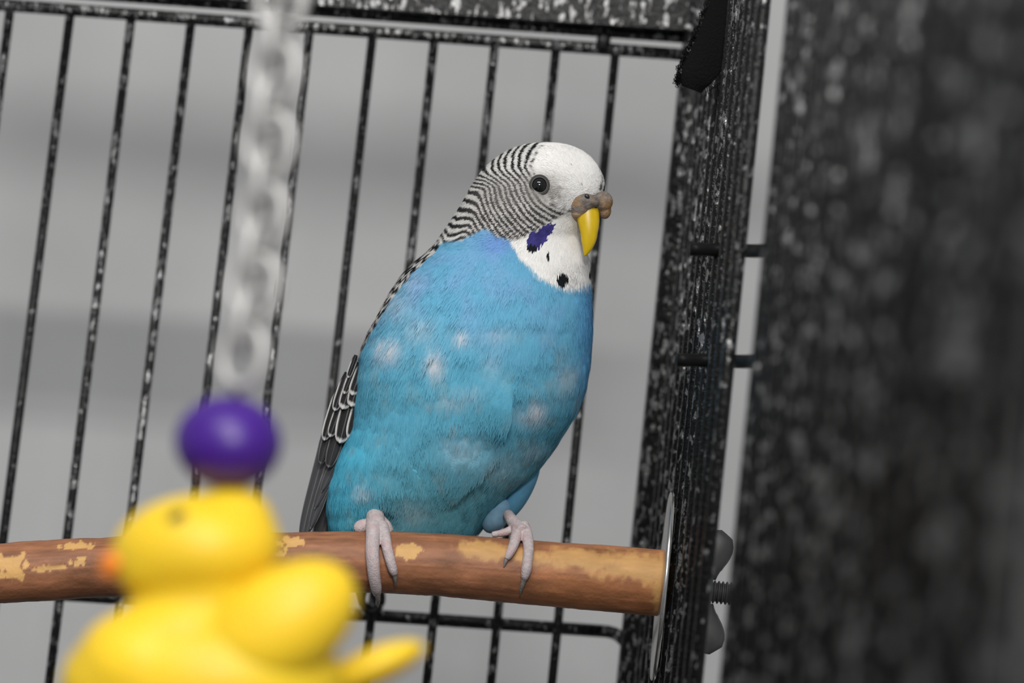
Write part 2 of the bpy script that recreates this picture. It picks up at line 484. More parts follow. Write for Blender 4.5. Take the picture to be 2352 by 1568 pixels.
# ================================================================== the budgerigar
# bird frame: (px, py, c): photo pixel and depth c (in perch pixels) behind the perch plane
def bw(p):
    p = np.asarray(p, float)
    return to_y(p[..., 0], p[..., 1], p[..., 2] * SP)
Lc = np.array([(326, 1255), (327.5, 1228), (331, 1205), (337, 1186), (346, 1165), (360, 1142), (380, 1118), (400, 1101), (430, 1081), (460, 1065), (490, 1046), (520, 1026),
               (550, 1006), (575, 985), (600, 955), (625, 928), (660, 903), (700, 879), (760, 849), (810, 829), (860, 817), (910, 814), (950, 813), (985, 806), (1020, 792),
               (1060, 774), (1110, 760), (1160, 754), (1200, 756), (1222, 764), (1240, 790), (1252, 860)], float)
Rc = np.array([(326, 1255), (327.5, 1282), (331, 1303), (337, 1320), (346, 1338), (360, 1356), (380, 1373), (400, 1384), (425, 1391), (445, 1391), (470, 1378), (500, 1354),
               (540, 1340), (575, 1346), (600, 1353), (640, 1355), (680, 1358), (720, 1361), (770, 1361), (830, 1356), (890, 1346), (940, 1331), (985, 1306), (1040, 1268),
               (1090, 1228), (1130, 1178), (1160, 1150), (1190, 1122), (1222, 1100), (1240, 1060), (1252, 960)], float)
Cc = np.array([(326, 0), (400, 2), (470, 8), (540, 20), (620, 32), (700, 38), (800, 50), (900, 66), (1000, 84), (1100, 104), (1180, 120), (1252, 130)], float)
Tc = np.array([(326, 2), (327.5, 24), (331, 44), (337, 60), (346, 77), (360, 93), (380, 108), (400, 118), (430, 127), (470, 132), (510, 136), (550, 143), (600, 160), (660, 185), (740, 212), (820, 224),
               (900, 226), (980, 214), (1060, 190), (1130, 160), (1190, 122), (1222, 100), (1240, 80), (1252, 40)], float)
NL, NA = 460, 520
tt = np.linspace(0, 1, NL)
yl = np.where(tt < .08, 326 + 14 * (tt / .08) ** 2, 340 + (1252 - 340) * ((tt - .08) / .92))
dense = np.linspace(326, 1252, 4000)
def prof(C, k=900):
    v = np.interp(dense, C[:, 0], C[:, 1])
    s = csmooth(v, k)
    w = sstep(345, 375, dense) * (1 - sstep(1225, 1240, dense))
    return v * (1 - w) + s * w
dL, dR, dC, dT = prof(Lc), prof(Rc), prof(Cc), prof(Tc)
def surf(y, th):
    l = np.interp(y, dense, dL); r = np.interp(y, dense, dR); c = np.interp(y, dense, dC); t = np.interp(y, dense, dT)
    ct, st = np.cos(th), np.sin(th)
    return np.stack([(l + r) / 2 + (r - l) / 2 * ct, y, c + t * st], -1)
def ridge(x, y, pts, w_out, w_in, amp):
    """overlapping edge of a feather clump along a polyline: raised on its left side"""
    P = spline(pts, 40)
    best = np.full(x.shape, 1e9); side = np.zeros(x.shape); par = np.zeros(x.shape)
    for i in range(len(P) - 1):
        a, b = P[i], P[i + 1]; d = b - a; L2 = d.dot(d)
        t = np.clip(((x - a[0]) * d[0] + (y - a[1]) * d[1]) / L2, 0, 1)
        ex, ey = x - a[0] - t * d[0], y - a[1] - t * d[1]
        dist = np.hypot(ex, ey); s = np.sign(d[0] * ey - d[1] * ex)
        u = dist < best
        best = np.where(u, dist, best); side = np.where(u, s, side); par = np.where(u, (i + t) / (len(P) - 1), par)
    fade = np.sin(np.pi * np.clip(par, 0, 1)) ** 1.2
    return amp * fade * np.where(side > 0, np.exp(-(best / w_in) ** 2), -0.45 * np.exp(-(best / w_out) ** 2))
def displace(p, th):
    x, y, c = p[..., 0], p[..., 1], p[..., 2]
    front = sstep(0.15, -0.25, np.sin(th))
    body = sstep(600, 720, y)
    d = (fbm(np.stack([(x + .35 * y) / 75, (y - .35 * x) / 100, c / 80], -1), 5, 3) - .5) * 9 * body
    d += (fbm(np.stack([(x + y * .18) / 16, y / 70, c / 30], -1), 8, 3) - .5) * 7 * sstep(560, 680, y)
    d += (fbm(np.stack([x / 30, y / 30, c / 30], -1), 11, 2) - .5) * 3
    d += front * ridge(x, y, [(1188, 880), (1176, 915), (1169, 948), (1160, 985), (1140, 1020)], 34, 55, 18)
    d += front * ridge(x, y, [(1150, 1040), (1125, 1070), (1092, 1096), (1050, 1135), (1010, 1165)], 30, 60, 13)
    d += front * ridge(x, y, [(930, 1010), (940, 1060), (960, 1090), (975, 1120)], 24, 50, 3)
    d += front * ridge(x, y, [(905, 990), (908, 1020), (925, 1060)], 20, 40, 2)
    d += front * ridge(x, y, [(1010, 800), (985, 830), (970, 870)], 16, 34, 5)
    d += -26 * front * np.exp(-(((x - 886) / 30) ** 2 + ((y - 1196) / 34) ** 2))       # hollow beside the leg
    d += 9 * front * np.exp(-(((x - 800) / 45) ** 2 + ((y - 1110) / 90) ** 2))
    d += 7 * front * np.exp(-(((x - 1185) / 60) ** 2 + ((y - 500) / 45) ** 2))            # cheek
    d += -6 * front * np.exp(-(((x - 1262) / 16) ** 2 + ((y - 455) / 30) ** 2))
    d += -5 * np.exp(-(((x - 1239) / 22) ** 2 + ((y - 425) / 22) ** 2)) * front            # eye socket
    d += 6 * front * np.exp(-(((x - 1290) / 60) ** 2 + ((y - 600) / 45) ** 2))            # throat fluff
    d += -6 * front * np.exp(-(((x - 1318) / 14) ** 2 + ((y - 660) / 30) ** 2))
    return d
def inpoly(x, y, poly):
    c = np.zeros(x.shape, bool)
    n = len(poly)
    for i in range(n):
        x1, y1 = poly[i]; x2, y2 = poly[(i + 1) % n]
        k = ((y1 > y) != (y2 > y)) & (x < (x2 - x1) * (y - y1) / (y2 - y1 + 1e-9) + x1)
        c ^= k
    return c
BLK, WHT = lin((22, 24, 27)), lin((236, 234, 231))
def mix(a, b, t): return a * (1 - t[..., None]) + b * t[..., None]
def plumage(p, th, jit=0.0):
    """colour of the plumage at surface points (markings belong to the feathers)"""
    x, y, c = p[..., 0], p[..., 1], p[..., 2]
    front = np.sin(th) < 0.0
    q = np.stack([x, y, c], -1)
    w1 = fbm(q / 26, 41, 3) - .5; w2 = fbm(q / 60, 44, 3) - .5; w3 = fbm(q / 9, 47, 2) - .5
    xx, yy = x + w3 * 14 + jit, y + w3 * 14
    # ---- blue body
    top = sstep(560, 1000, y + (1180 - x) * .18)
    col = mix(np.broadcast_to(lin((102, 166, 200)), p.shape), np.broadcast_to(lin((92, 169, 196)), p.shape), top)
    col = mix(col, np.broadcast_to(lin((98, 170, 188)), p.shape), sstep(980, 1180, y) * .8)
    col = mix(col, np.broadcast_to(lin((74, 176, 206)), p.shape), sstep(900, 800, x) * sstep(900, 1050, y) * .8)
    col = mix(col, np.broadcast_to(lin((124, 166, 206)), p.shape), np.clip(w2 * 3 + .1, 0, 1) * sstep(900, 640, y) * .8)
    col = mix(col, np.broadcast_to(lin((84, 152, 206)), p.shape), sstep(1300, 1360, x) * sstep(640, 700, y) * .7)
    col = mix(col, np.broadcast_to(lin((136, 160, 165)), p.shape), np.clip(w1 * 3.2 - .15, 0, 1) * sstep(700, 850, y) * .5)
    for ax, ay, rx, ry, k in [(893, 806, 26, 24, .95), (1000, 838, 20, 30, .9), (1058, 778, 18, 16, .8), (1232, 944, 22, 22, .9), (1212, 960, 30, 20, .4), (905, 700, 40, 34, .35), (965, 760, 36, 30, .35),
                              (1300, 870, 26, 34, .4), (1150, 770, 40, 20, .25), (1130, 840, 24, 40, .2), (1060, 1040, 50, 40, .3), (1150, 1080, 40, 34, .3), (1040, 925, 34, 18, .3), (835, 1130, 20, 16, .6), (950, 1180, 40, 30, .25),
                              (1225, 1040, 30, 22, .3), (1085, 905, 24, 18, .2), (940, 640, 30, 26, .25)]:
        gsp = .85 * k * np.exp(-(((xx - ax) / rx) ** 2 + ((yy - ay) / ry) ** 2)) * (front)
        col = mix(col, np.broadcast_to(lin((206, 208, 214)), p.shape), np.clip(gsp * (1 + w3 * 1.2), 0, 1))
    # ---- face and throat
    yb = np.interp(x, [960, 1000, 1060, 1108, 1122, 1145, 1172, 1200, 1216, 1242, 1272, 1300, 1400], [590, 562, 552, 528, 530, 545, 553, 547, 537, 523, 505, 492, 470])
    yw = np.interp(x, [1150, 1172, 1195, 1215, 1240, 1265, 1300, 1342, 1365], [530, 556, 592, 617, 640, 655, 668, 662, 650])
    yb = np.where(front, yb, 575); yw = np.where(front, yw, np.where(x > 1250, 650, 560))
    fuzz = w3 * 16 + w1 * 12
    thr = sstep(7, -9, y + fuzz - yw) * sstep(1160, 1178, x + fuzz)
    white = np.broadcast_to(WHT, p.shape) * (1 + w3[..., None] * .1)
    col = mix(col, np.broadcast_to(lin((112, 150, 214)), p.shape), front * np.exp(-(((x - 1140) / 38) ** 2 + ((y - 560) / 30) ** 2)) * .8)
    col = mix(col, white, thr)
    face = sstep(5, -5, y + fuzz * .5 - yb)
    dc = c + 62
    r = np.sqrt((x - 1303) ** 2 + (y - 404) ** 2 * np.where(y < 404, .9, 1.0) + (.45 * dc) ** 2)
    crown = sstep(430, 380, y + (x - 1180) * .12); nape = sstep(1110, 1050, x + (y - 450) * .35)
    phase = r / (11.4 + 3.0 * crown + 2.0 * nape) + w1 * .5 + w2 * .5
    s = np.cos(2 * np.pi * phase)
    ear = np.exp(-(((x - 1152) / 40) ** 2 + ((y - 445) / 38) ** 2)) * front
    bold = np.clip(np.maximum(crown, nape), 0, 1)
    duty = -.05 + .12 * bold
    st = sstep(-.55 + duty, .55 + duty * 2, s + w3 * .8)
    darkc = mix(np.broadcast_to(lin((62, 60, 60)), p.shape), np.broadcast_to(BLK, p.shape), bold)
    lightc = mix(np.broadcast_to(lin((196, 193, 189)), p.shape), np.broadcast_to(lin((214, 212, 208)), p.shape), bold)
    darkc = mix(darkc, np.broadcast_to(lin((104, 101, 99)), p.shape), ear * .75)
    lightc = mix(lightc, np.broadcast_to(lin((160, 157, 154)), p.shape), ear * .7)
    bars = mix(lightc, darkc, st)
    edge = sstep(70, 88, r + w3 * 22 + w1 * 14 - 12 * (y < 400) * sstep(400, 340, y))
    eyeg = np.exp(-(((x - 1240) / 34) ** 2 + ((y - 432) / 32) ** 2)) * front
    wf = white * (1 - .06 * sstep(.15, .4, w1)[..., None])
    wf = mix(wf, np.broadcast_to(lin((140, 136, 132)), p.shape), np.clip(front * .55 * np.exp(-(((x - 1278) / 26) ** 2 + ((y - 445) / 34) ** 2)) * (1 + w3 * 3), 0, 1))
    fc = mix(wf, bars, edge)
    fc = mix(fc, np.broadcast_to(lin((132, 128, 124)), p.shape), np.clip(eyeg * 1.0, 0, .85))
    # few dark shafts on the forehead
    sp = (fbm(np.stack([x / 5, y / 9, c / 7], -1), 77, 2) > .81) & (x > 1250) & (y < 480)
    fc = np.where(sp[..., None], fc * .55, fc)
    col = mix(col, fc, face)
    # ---- violet cheek patch, throat spots
    pat = inpoly(xx, yy, [(1274, 512), (1271, 538), (1258, 541), (1254, 556), (1246, 560), (1240, 574), (1226, 573), (1210, 566), (1207, 552), (1222, 534), (1244, 522)]) & front
    col = np.where(pat[..., None], lin((54, 50, 108)) * (0.75 + .9 * (fbm(np.stack([x / 5, y / 14, c / 9], -1), 88, 2))[..., None]), col)
    for ax, ay, rx, ry in [(1221, 571, 13, 8), (1291, 642, 13.5, 15), (1353, 630, 3.5, 12), (1257, 590, 2.5, 10)]:
        k = (((x + w3 * 4 - ax) / rx) ** 2 + ((y + w3 * 4 - ay) / ry) ** 2 < 1) & front
        col = np.where(k[..., None], BLK, col)
    # ---- barred mantle on the back
    sn = np.sin(th); left = np.cos(th) < 0.3
    lim = np.interp(y, [545, 575, 620, 680, 740, 800, 860, 1252], [-.34, -.47, -.44, -.38, -.30, -.2, -.08, .0])
    man = sstep(-.02, .02, sn - lim + w3 * .1) * sstep(545, 565, y) * np.where(np.cos(th) < 0.2, 1, np.where(sn > .2, 1, 0))
    sc = np.cos(2 * np.pi * ((y + np.abs((c / 26) % 1 - .5) * 22) / 25.0 + w3 * .6))
    mcol = mix(np.broadcast_to(lin((206, 204, 200)), p.shape), np.broadcast_to(BLK, p.shape), sstep(-.5, .1, sc))
    col = mix(col, mcol, man)
    return np.clip(col, 0, 1)

Yg, THg = np.meshgrid(yl, np.linspace(0, 2 * np.pi, NA, endpoint=False), indexing='ij')
Pg = surf(Yg, THg)
def normals(y, th):
    e = 1.5
    dy = surf(np.clip(y + e, 326, 1252), th) - surf(np.clip(y - e, 326, 1252), th)
    dt = surf(y, th + .01) - surf(y, th - .01)
    n = np.cross(dt, dy); n /= np.linalg.norm(n, axis=-1)[..., None] + 1e-9
    ctr = np.stack([(np.interp(y, dense, dL) + np.interp(y, dense, dR)) / 2, y, np.interp(y, dense, dC)], -1)
    sgn = np.sign(((surf(y, th) - ctr) * n).sum(-1)); sgn = np.where(sgn == 0, 1, sgn)
    return n * sgn[..., None]
Ng = normals(Yg, THg)
capfade = sstep(326, 345, Yg) * (1 - sstep(1225, 1245, Yg))
Pd = Pg + Ng * (displace(Pg, THg) * capfade)[..., None]
bcol = plumage(Pg, THg)
foot0 = bw((960, 1222, 0))
bird = thing('budgerigar', foot0, 'sky blue budgerigar with striped head and white face standing on the perch', 'bird')
fl = grid_faces(NL, NA, True, True)
body = obj('body', bw(Pd).reshape(-1, 3), fl, M_plume, bird, colors=bcol.reshape(-1, 3))

# ---- fine feather barbs lying on the skin
def barbs(n, ysel, lenf, wid, lift, seed, flowfn):
    r = np.random.default_rng(seed)
    y = ysel(r, n); th = r.uniform(0, 2 * np.pi, n)
    th = np.where(r.random(n) < .72, r.uniform(np.pi * .98, 2.02 * np.pi, n), th)
    p0 = surf(y, th); nn = normals(y, th)
    p = p0 + nn * displace(p0, th)[:, None]
    d = flowfn(p0)
    d = d + r.normal(0, .10, d.shape)
    d = d - nn * (d * nn).sum(1)[:, None]; d /= np.linalg.norm(d, axis=1)[:, None] + 1e-9
    s = np.cross(nn, d)
    L = lenf(y) * r.uniform(.6, 1.25, n); Wd = wid * r.uniform(.6, 1.3, n)
    lf = lift * r.uniform(.2, 1.0, n)
    col = plumage(p0 + d * (L * .45)[:, None], th)
    a = p - s * Wd[:, None] / 2 + nn * .2; b = p + s * Wd[:, None] / 2 + nn * .2
    m1 = p + d * L[:, None] * .55 + nn * (lf * .9)[:, None]
    e = p + d * L[:, None] + nn * (lf * .75)[:, None]
    V = np.stack([a, b, m1 + s * Wd[:, None] * .45, m1 - s * Wd[:, None] * .45, e], 1)
    base = np.arange(n) * 5
    F = np.empty((n, 7), int)
    f1 = np.stack([base, base + 1, base + 2, base + 3], 1); f2 = np.stack([base + 3, base + 2, base + 4], 1)
    tint = (1 + r.normal(0, .045, n))[:, None]
    cc = np.clip(col * tint, 0, 1)
    C = np.repeat(cc[:, None], 5, 1); C[:, 4] = np.clip(C[:, 4] * 1.12 + .008, 0, 1)
    return V.reshape(-1, 3), f1.tolist() + f2.tolist(), C.reshape(-1, 3)
def flow_body(p):
    d = np.stack([np.clip((p[:, 0] - 1330) / 700, -.7, .2) * (1 - .75 * sstep(700, 1000, p[:, 1])), np.ones(len(p)), np.zeros(len(p))], 1)
    return d
def flow_head(p):
    v = p - np.array([1330, 430, -70.0])
    v /= np.linalg.norm(v, axis=1)[:, None]
    t = sstep(520, 580, p[:, 1])[:, None] * sstep(1150, 1200, p[:, 0])[:, None]
    return v * (1 - t) + np.array([-.25, 1, 0]) * t
v1, f1, c1 = barbs(62000, lambda r, n: r.uniform(575, 1236, n), lambda y: 17 + 12 * sstep(600, 800, y), 2.1, 1.9, 3, flow_body)
v2, f2, c2 = barbs(42000, lambda r, n: 334 + (640 - 334) * r.random(n), lambda y: 7.5 + 5 * sstep(500, 560, y), 1.7, 1.2, 5, flow_head)
k = len(v1)
pl = obj('plumage', bw(np.concatenate([v1, v2])), [tuple(q) for q in f1] + [tuple(i + k for i in q) for q in f2], M_plume, bird, colors=np.concatenate([c1, c2]))
pl['kind'] = 'stuff'

# ---- far flank behind the right foot
def ell(px, py, c, rx, ry, rc, rot=0, n=28, m=40):
    cr, sr = math.cos(rot), math.sin(rot)
    return ellipsoid((px, py, c), [(rx * cr, rx * sr, 0), (-ry * sr, ry * cr, 0), (0, 0, rc)], n, m)
v, f = ell(1196, 1120, 118, 28, 84, 40, math.radians(27))
fcol = np.broadcast_to(lin((96, 158, 192)), v.shape) * (0.7 + .3 * fbm(v / 12, 4, 3)[:, None])
obj('flank', bw(v), f, M_plume, bird, colors=fcol)
v, f = ell(1140, 1182, 104, 30, 46, 40, math.radians(30))
obj('thigh', bw(v), f, M_plume, bird, colors=np.broadcast_to(lin((122, 160, 184)), v.shape) * (0.8 + .4 * fbm(v / 10, 6, 3)[:, None]))

# ---- wing feathers
def feather(name, base, tip, wid, c0, c1, dark, edgec, edge=.22, curve=0.0, point=.5, thick=1.2, tipw=.2):
    a, b = np.array(base, float), np.array(tip, float)
    n, mm = 40, 25
    t = np.linspace(0, 1, n); u = np.linspace(-1, 1, mm)
    ax = (b - a); L = np.hypot(*ax); ax /= L; nx = np.array([-ax[1], ax[0]])
    w = wid / 2 * np.clip(np.minimum(.55 + 1.6 * t, 1), 0, 1) * np.clip((1 - t ** (3 + 6 * (1 - point))), 0, 1) ** .55
    T_, U_ = np.meshgrid(t, u, indexing='ij')
    pos = a + np.outer(t, ax * L) + np.outer(np.sin(np.pi * t) * curve, nx)
    x = pos[:, 0][:, None] + nx[0] * U_ * w[:, None]; y = pos[:, 1][:, None] + nx[1] * U_ * w[:, None]
    z = c0 + (c1 - c0) * T_ + 5 * U_ ** 2 + 1.2 * np.cos(U_ * 40 + T_ * 30) * 0
    P = np.stack([x, y, z], -1)
    Pb = P + np.array([0, 0, thick])
    dist = np.minimum((1 - np.abs(U_)) * wid / 2 * 1.3, (1 - T_) * L * .5)
    nz = fbm(np.stack([U_ * 9, T_ * 3, z * 0], -1), 3, 3) - .5
    e = sstep(wid * edge * .5, wid * edge * .28, dist + nz * wid * .12) * sstep(.15, .4, T_)
    shaft = (np.abs(U_) < .06)
    col = np.broadcast_to(dark, P.shape) * (1 + nz[..., None] * .8)
    col = mix(col, np.broadcast_to(edgec, P.shape), np.maximum(e, shaft * .25))
    V = np.concatenate([P.reshape(-1, 3), Pb.reshape(-1, 3)]); C = np.concatenate([col.reshape(-1, 3)] * 2)
    F = grid_faces(n, mm, False); k = n * mm
    F = F + [tuple(i + k for i in q[::-1]) for q in F]
    rim = [i * mm for i in range(n)] + [(n - 1) * mm + j for j in range(1, mm)] + [i * mm + mm - 1 for i in range(n - 2, -1, -1)]
    F += [(rim[i + 1], rim[i], rim[i] + k, rim[i + 1] + k) for i in range(len(rim) - 1)]
    return obj(name, bw(V), F, M_feather, bird, colors=np.clip(C, 0, 1))
DK, LG, MG = lin((30, 30, 32)), lin((196, 194, 192)), lin((120, 119, 120))
GR = lin((66, 67, 70))
# tail and flight feathers first (farther), coverts nearer
feather('tail_feather', (800, 1010), (716, 1330), 52, 118, 190, lin((72, 73, 76)), lin((150, 149, 149)), .14, 0, .3)
feather('tail_feather', (790, 1040), (735, 1345), 40, 128, 196, lin((84, 85, 88)), lin((160, 158, 158)), .2, 0, .3)
for i, (bx, by, tx, ty, w) in enumerate([(770, 930, 690, 1236, 34), (780, 950, 700, 1236, 30), (790, 960, 712, 1216, 28), (800, 960, 722, 1170, 28), (806, 970, 738, 1130, 26)]):
    feather('flight_feather', (bx, by), (tx, ty), w, 96 - i * 7, 128 - i * 9, GR, lin((150, 148, 147)), .12, -3, .55)
for i, (bx, by, tx, ty, w) in enumerate([(776, 925, 736, 1066, 26), (796, 930, 754, 1074, 32)]):
    feather('secondary_feather', (bx, by), (tx, ty), w, 62 - i * 6, 70 - i * 7, lin((44, 44, 46)), lin((128, 126, 126)), .2, 0, .4)
for i, (bx, by, tx, ty, w) in enumerate([(786, 880, 744, 1012, 26), (800, 890, 757, 1004, 26), (816, 880, 780, 1018, 40), (838, 900, 806, 1012, 40)]):
    feather('covert_feather', (bx, by), (tx, ty), w, 46 - i * 4, 52 - i * 5, DK, LG, .36, 0, .3)
for i, (bx, by, tx, ty, w) in enumerate([(798, 855, 768, 944, 22), (818, 850, 786, 940, 34), (834, 845, 806, 934, 34)]):
    feather('covert_feather', (bx, by), (tx, ty), w, 28 - i * 4, 34 - i * 5, DK, LG, .42, 0, .3)
for i, (bx, by, tx, ty, w) in enumerate([(820, 830, 790, 905, 18), (836, 830, 808, 908, 28), (818, 815, 799, 868, 14)]):
    feather('covert_feather', (bx, by), (tx, ty), w, 16 - i * 3, 22 - i * 4, DK, LG, .46, 0, .3)

# ---- eye, cere, beak
def front_c(px, py):
    l = np.interp(py, dense, dL); r = np.interp(py, dense, dR); c = np.interp(py, dense, dC); t = np.interp(py, dense, dT)
    u = np.clip((px - (l + r) / 2) / ((r - l) / 2), -1, 1)
    return c - t * math.sqrt(1 - u * u)
ce = front_c(1239, 425)
v, f = ell(1239, 425, ce + 7, 17.5, 18, 14)
obj('eye', bw(v), f, M_eye, bird)
a = np.linspace(0, 2 * np.pi, 41)[:-1]
def ring(r, rr, c, name, mat):
    pth = np.stack([1239 + r * np.cos(a), 425 + r * 1.03 * np.sin(a), np.full_like(a, c)], 1)
    n, mm = len(a), 12
    ph = np.linspace(0, 2 * np.pi, mm, endpoint=False)
    V = np.array([[1239 + (r + rr * np.cos(p)) * np.cos(q), 425 + 1.03 * (r + rr * np.cos(p)) * np.sin(q), c + rr * .9 * np.sin(p)] for q in a for p in ph])
    F = [(i * mm + j, i * mm + (j + 1) % mm, ((i + 1) % n) * mm + (j + 1) % mm, ((i + 1) % n) * mm + j) for i in range(n) for j in range(mm)]
    return obj(name, bw(V), F, mat, bird)
ring(18.2, 1.8, ce + 1.5, 'iris_ring', M_ering)
ring(21.5, 2.4, ce + 2.5, 'eyelid', mat_plain('eyelid_skin', (0.045, 0.042, 0.04), .7, noise=2500))

def lumps(name, ells, voxpx, mat, colfn, it=6):
    parts = [(bw(v), f) for v, f in ells]
    o = fuse(name, parts, voxpx * SP, mat, bird, it)
    me = o.data
    co = np.empty(len(me.vertices) * 3); me.vertices.foreach_get('co', co); co = co.reshape(-1, 3)
    off = np.zeros(3); p = o
    while p is not None: off += np.array(p.location); p = p.parent
    wco = co + off - CAM
    dep = wco @ Fv
    px = W / 2 + FPX * (wco @ Rv) / dep; py = H / 2 - FPX * (wco @ Uv) / dep; cc = (co + off)[:, 1] / SP
    C = colfn(px, py, cc)
    at = me.color_attributes.new('Col', 'FLOAT_COLOR', 'POINT')
    full = np.ones((len(C), 4)); full[:, :3] = np.clip(C, 0, 1)
    at.data.foreach_set('color', full.astype(np.float32).ravel())
    return o
def cerecol(x, y, c):
    q = np.stack([x, y, c], -1)
    n = fbm(q / 7, 3, 4)[:, None]; n2 = fbm(q / 22, 13, 3)[:, None]
    col = lin((118, 109, 102)) * (.25 + 1.5 * n)
    t = np.clip((n2[:, 0] - .6) * 5, 0, .6)
    t = np.maximum(t, .75 * sstep(1372, 1398, x) * sstep(448, 470, y))
    col = mix(col, np.broadcast_to(lin((140, 104, 58)), col.shape) * (.5 + n), t)
    rim = sstep(484, 494, y) * (x < 1350) * .8
    col = mix(col, np.broadcast_to(lin((196, 164, 130)), col.shape), rim)
    return col
cc_ = front_c(1335, 470)
lumps('cere', [ell(1329, 469, cc_ + 1, 30, 27, 22, math.radians(12)), ell(1345, 464, cc_ - 4, 22, 20, 18), ell(1362, 462, cc_ - 3, 16, 15, 18),
               ell(1385, 463, cc_ + 12, 23, 24, 22), ell(1389, 483, cc_ + 16, 15, 20, 16), ell(1326, 487, cc_ + 2, 17, 13, 16)], 1.3, M_cere, cerecol, 3)
# black lump on the cere; its colour stands in for shade inside the opening
v, f = ell(1348.5, 450.5, cc_ - 20.5, 6.5, 4.6, 3, math.radians(35))
obj('nostril_shade', bw(v), f, M_ink, bird)
# beak: hooked blade
sec = [(478, 1325, 1376), (495, 1324, 1377), (515, 1328, 1376.5), (535, 1333, 1373), (552, 1335, 1369.5), (568, 1338, 1362.5), (580, 1340, 1354), (588, 1342, 1346)]
S = spline(sec, 40); mm = 32
ph = np.linspace(0, 2 * np.pi, mm, endpoint=False)
V, C = [], []
for y, l, r in S:
    k = (y - 478) / 110
    cx, hw = (l + r) / 2, (r - l) / 2
    cd = cc_ + 13 - 8 * math.sin(k * 2.2); tdep = 20 * (1 - k) ** .6 + 3
    for p in ph:
        cs, sn = math.cos(p), math.sin(p)
        V.append((cx + hw * np.sign(cs) * abs(cs) ** .9, y, cd + tdep * np.sign(sn) * abs(sn) ** .85))
        base = lin((206, 172, 12))
        C.append(base)
V = np.array(V); C = np.array(C) * (.85 + .3 * fbm(np.stack([V[:, 0] / 3, V[:, 1] / 30, V[:, 2] / 4], -1), 5, 3)[:, None])
obj('beak', bw(V), grid_faces(len(S), mm, True, True), M_beak, bird, colors=C)
# ---- feet
def footcol(x, y, c):
    q = np.stack([x, y, c], -1)
    n = fbm(q / 6, 5, 3)[:, None]; n2 = fbm(q / 16, 15, 3)
    col = np.broadcast_to(lin((186, 174, 174)), q.shape) * (.72 + .5 * n)
    return mix(col, np.broadcast_to(lin((194, 158, 157)), q.shape), np.clip((n2 - .5) * 2.2, 0, .5))
PR = 70.0
def on_perch(px, py, h):
    """depth c so that a toe of half-thickness h lies on the front of the perch"""
    cyl = np.interp(px, cl[:, 0], cl[:, 1]); r = np.interp(px, cl[:, 0], rp)
    u = (py - cyl) / (r + h)
    return -(r + h) * math.sqrt(max(0.0, 1 - u * u))
def chain_tube(pts, m=16):
    P = spline([(q[0], q[1], q[2]) for q in pts], 40)
    R_ = np.interp(np.linspace(0, 1, 40), np.linspace(0, 1, len(pts)), [q[3] for q in pts])
    v, f = tube(P, R_, m, ref=(1, .1, 0))
    return v, f
def toe(pts):
    out = []
    for x, y, r in pts:
        out.append((x, y, on_perch(x, y, r), r))
    return out
def foot(name, toes, extra, claws):
    parts = [chain_tube(toe(t)) for t in toes] + [chain_tube(e) if isinstance(e, list) else e for e in extra]
    o = lumps(name, parts, 1.6, M_foot, footcol, 3)
    for cpts in claws:
        v, f = chain_tube(cpts, 12)
        cl_ = np.broadcast_to(lin((120, 112, 108)), v.shape) * (.8 + .4 * fbm(v / 5, 2, 2)[:, None])
        obj('claw', bw(v), f, M_foot, o, colors=cl_)
    return o
t1 = [(858, 1206, 19), (857, 1232, 17), (855, 1262, 16), (857, 1295, 15.5), (860, 1325, 14.5), (864, 1350, 13), (866, 1364, 9)]
t2 = [(876, 1208, 17), (884, 1232, 13.5), (889, 1258, 12.5), (896, 1285, 12), (902, 1306, 11), (906, 1318, 8)]
foot('foot', [t1, t2],
     [[(866, 1160, 34, 14), (862, 1185, 8, 21), (864, 1205, -18, 23), (872, 1218, -34, 19)],
      [(852, 1212, 6, 17), (836, 1208, 2, 17), (824, 1212, 0, 15), (816, 1216, 2, 9)],
      [(872, 1196, 10, 16), (886, 1208, 4, 14), (896, 1222, 6, 10)]],
     [[(866, 1358, on_perch(864, 1352, 8) + 2, 8), (868, 1372, -38, 6), (869, 1384, -24, 4), (868, 1394, -10, 1.2)],
      [(905, 1312, on_perch(905, 1312, 7), 7), (907, 1326, on_perch(906, 1326, 6) - 2, 5), (908, 1338, on_perch(907, 1336, 4) - 1, 3.4), (907, 1350, on_perch(906, 1346, 2) + 2, 1)]])
t3 = [(1190, 1216, 15), (1184, 1238, 12.5), (1177, 1258, 11.5), (1169, 1274, 9.5), (1164, 1284, 6)]
t4 = [(1200, 1208, 17), (1210, 1230, 14), (1214, 1258, 12.5), (1212, 1285, 12), (1209, 1308, 12), (1206, 1322, 10), (1205, 1330, 6)]
foot('foot', [t3, t4],
     [[(1166, 1180, 64, 12), (1180, 1200, 30, 15), (1192, 1212, 0, 17), (1200, 1220, -30, 14)],
      [(1185, 1212, 14, 12), (1160, 1222, 10, 9), (1130, 1228, 10, 7)]],
     [[(1166, 1278, on_perch(1166, 1278, 6), 6), (1161, 1290, on_perch(1161, 1290, 5), 4.4), (1157, 1302, on_perch(1157, 1302, 2) - 1, 1.2)],
      [(1205, 1324, on_perch(1205, 1324, 7), 7.5), (1201, 1340, on_perch(1201, 1340, 6), 5.6), (1197, 1354, on_perch(1197, 1354, 4) - 1, 4), (1194, 1368, on_perch(1194, 1366, 2), 1.2)]])

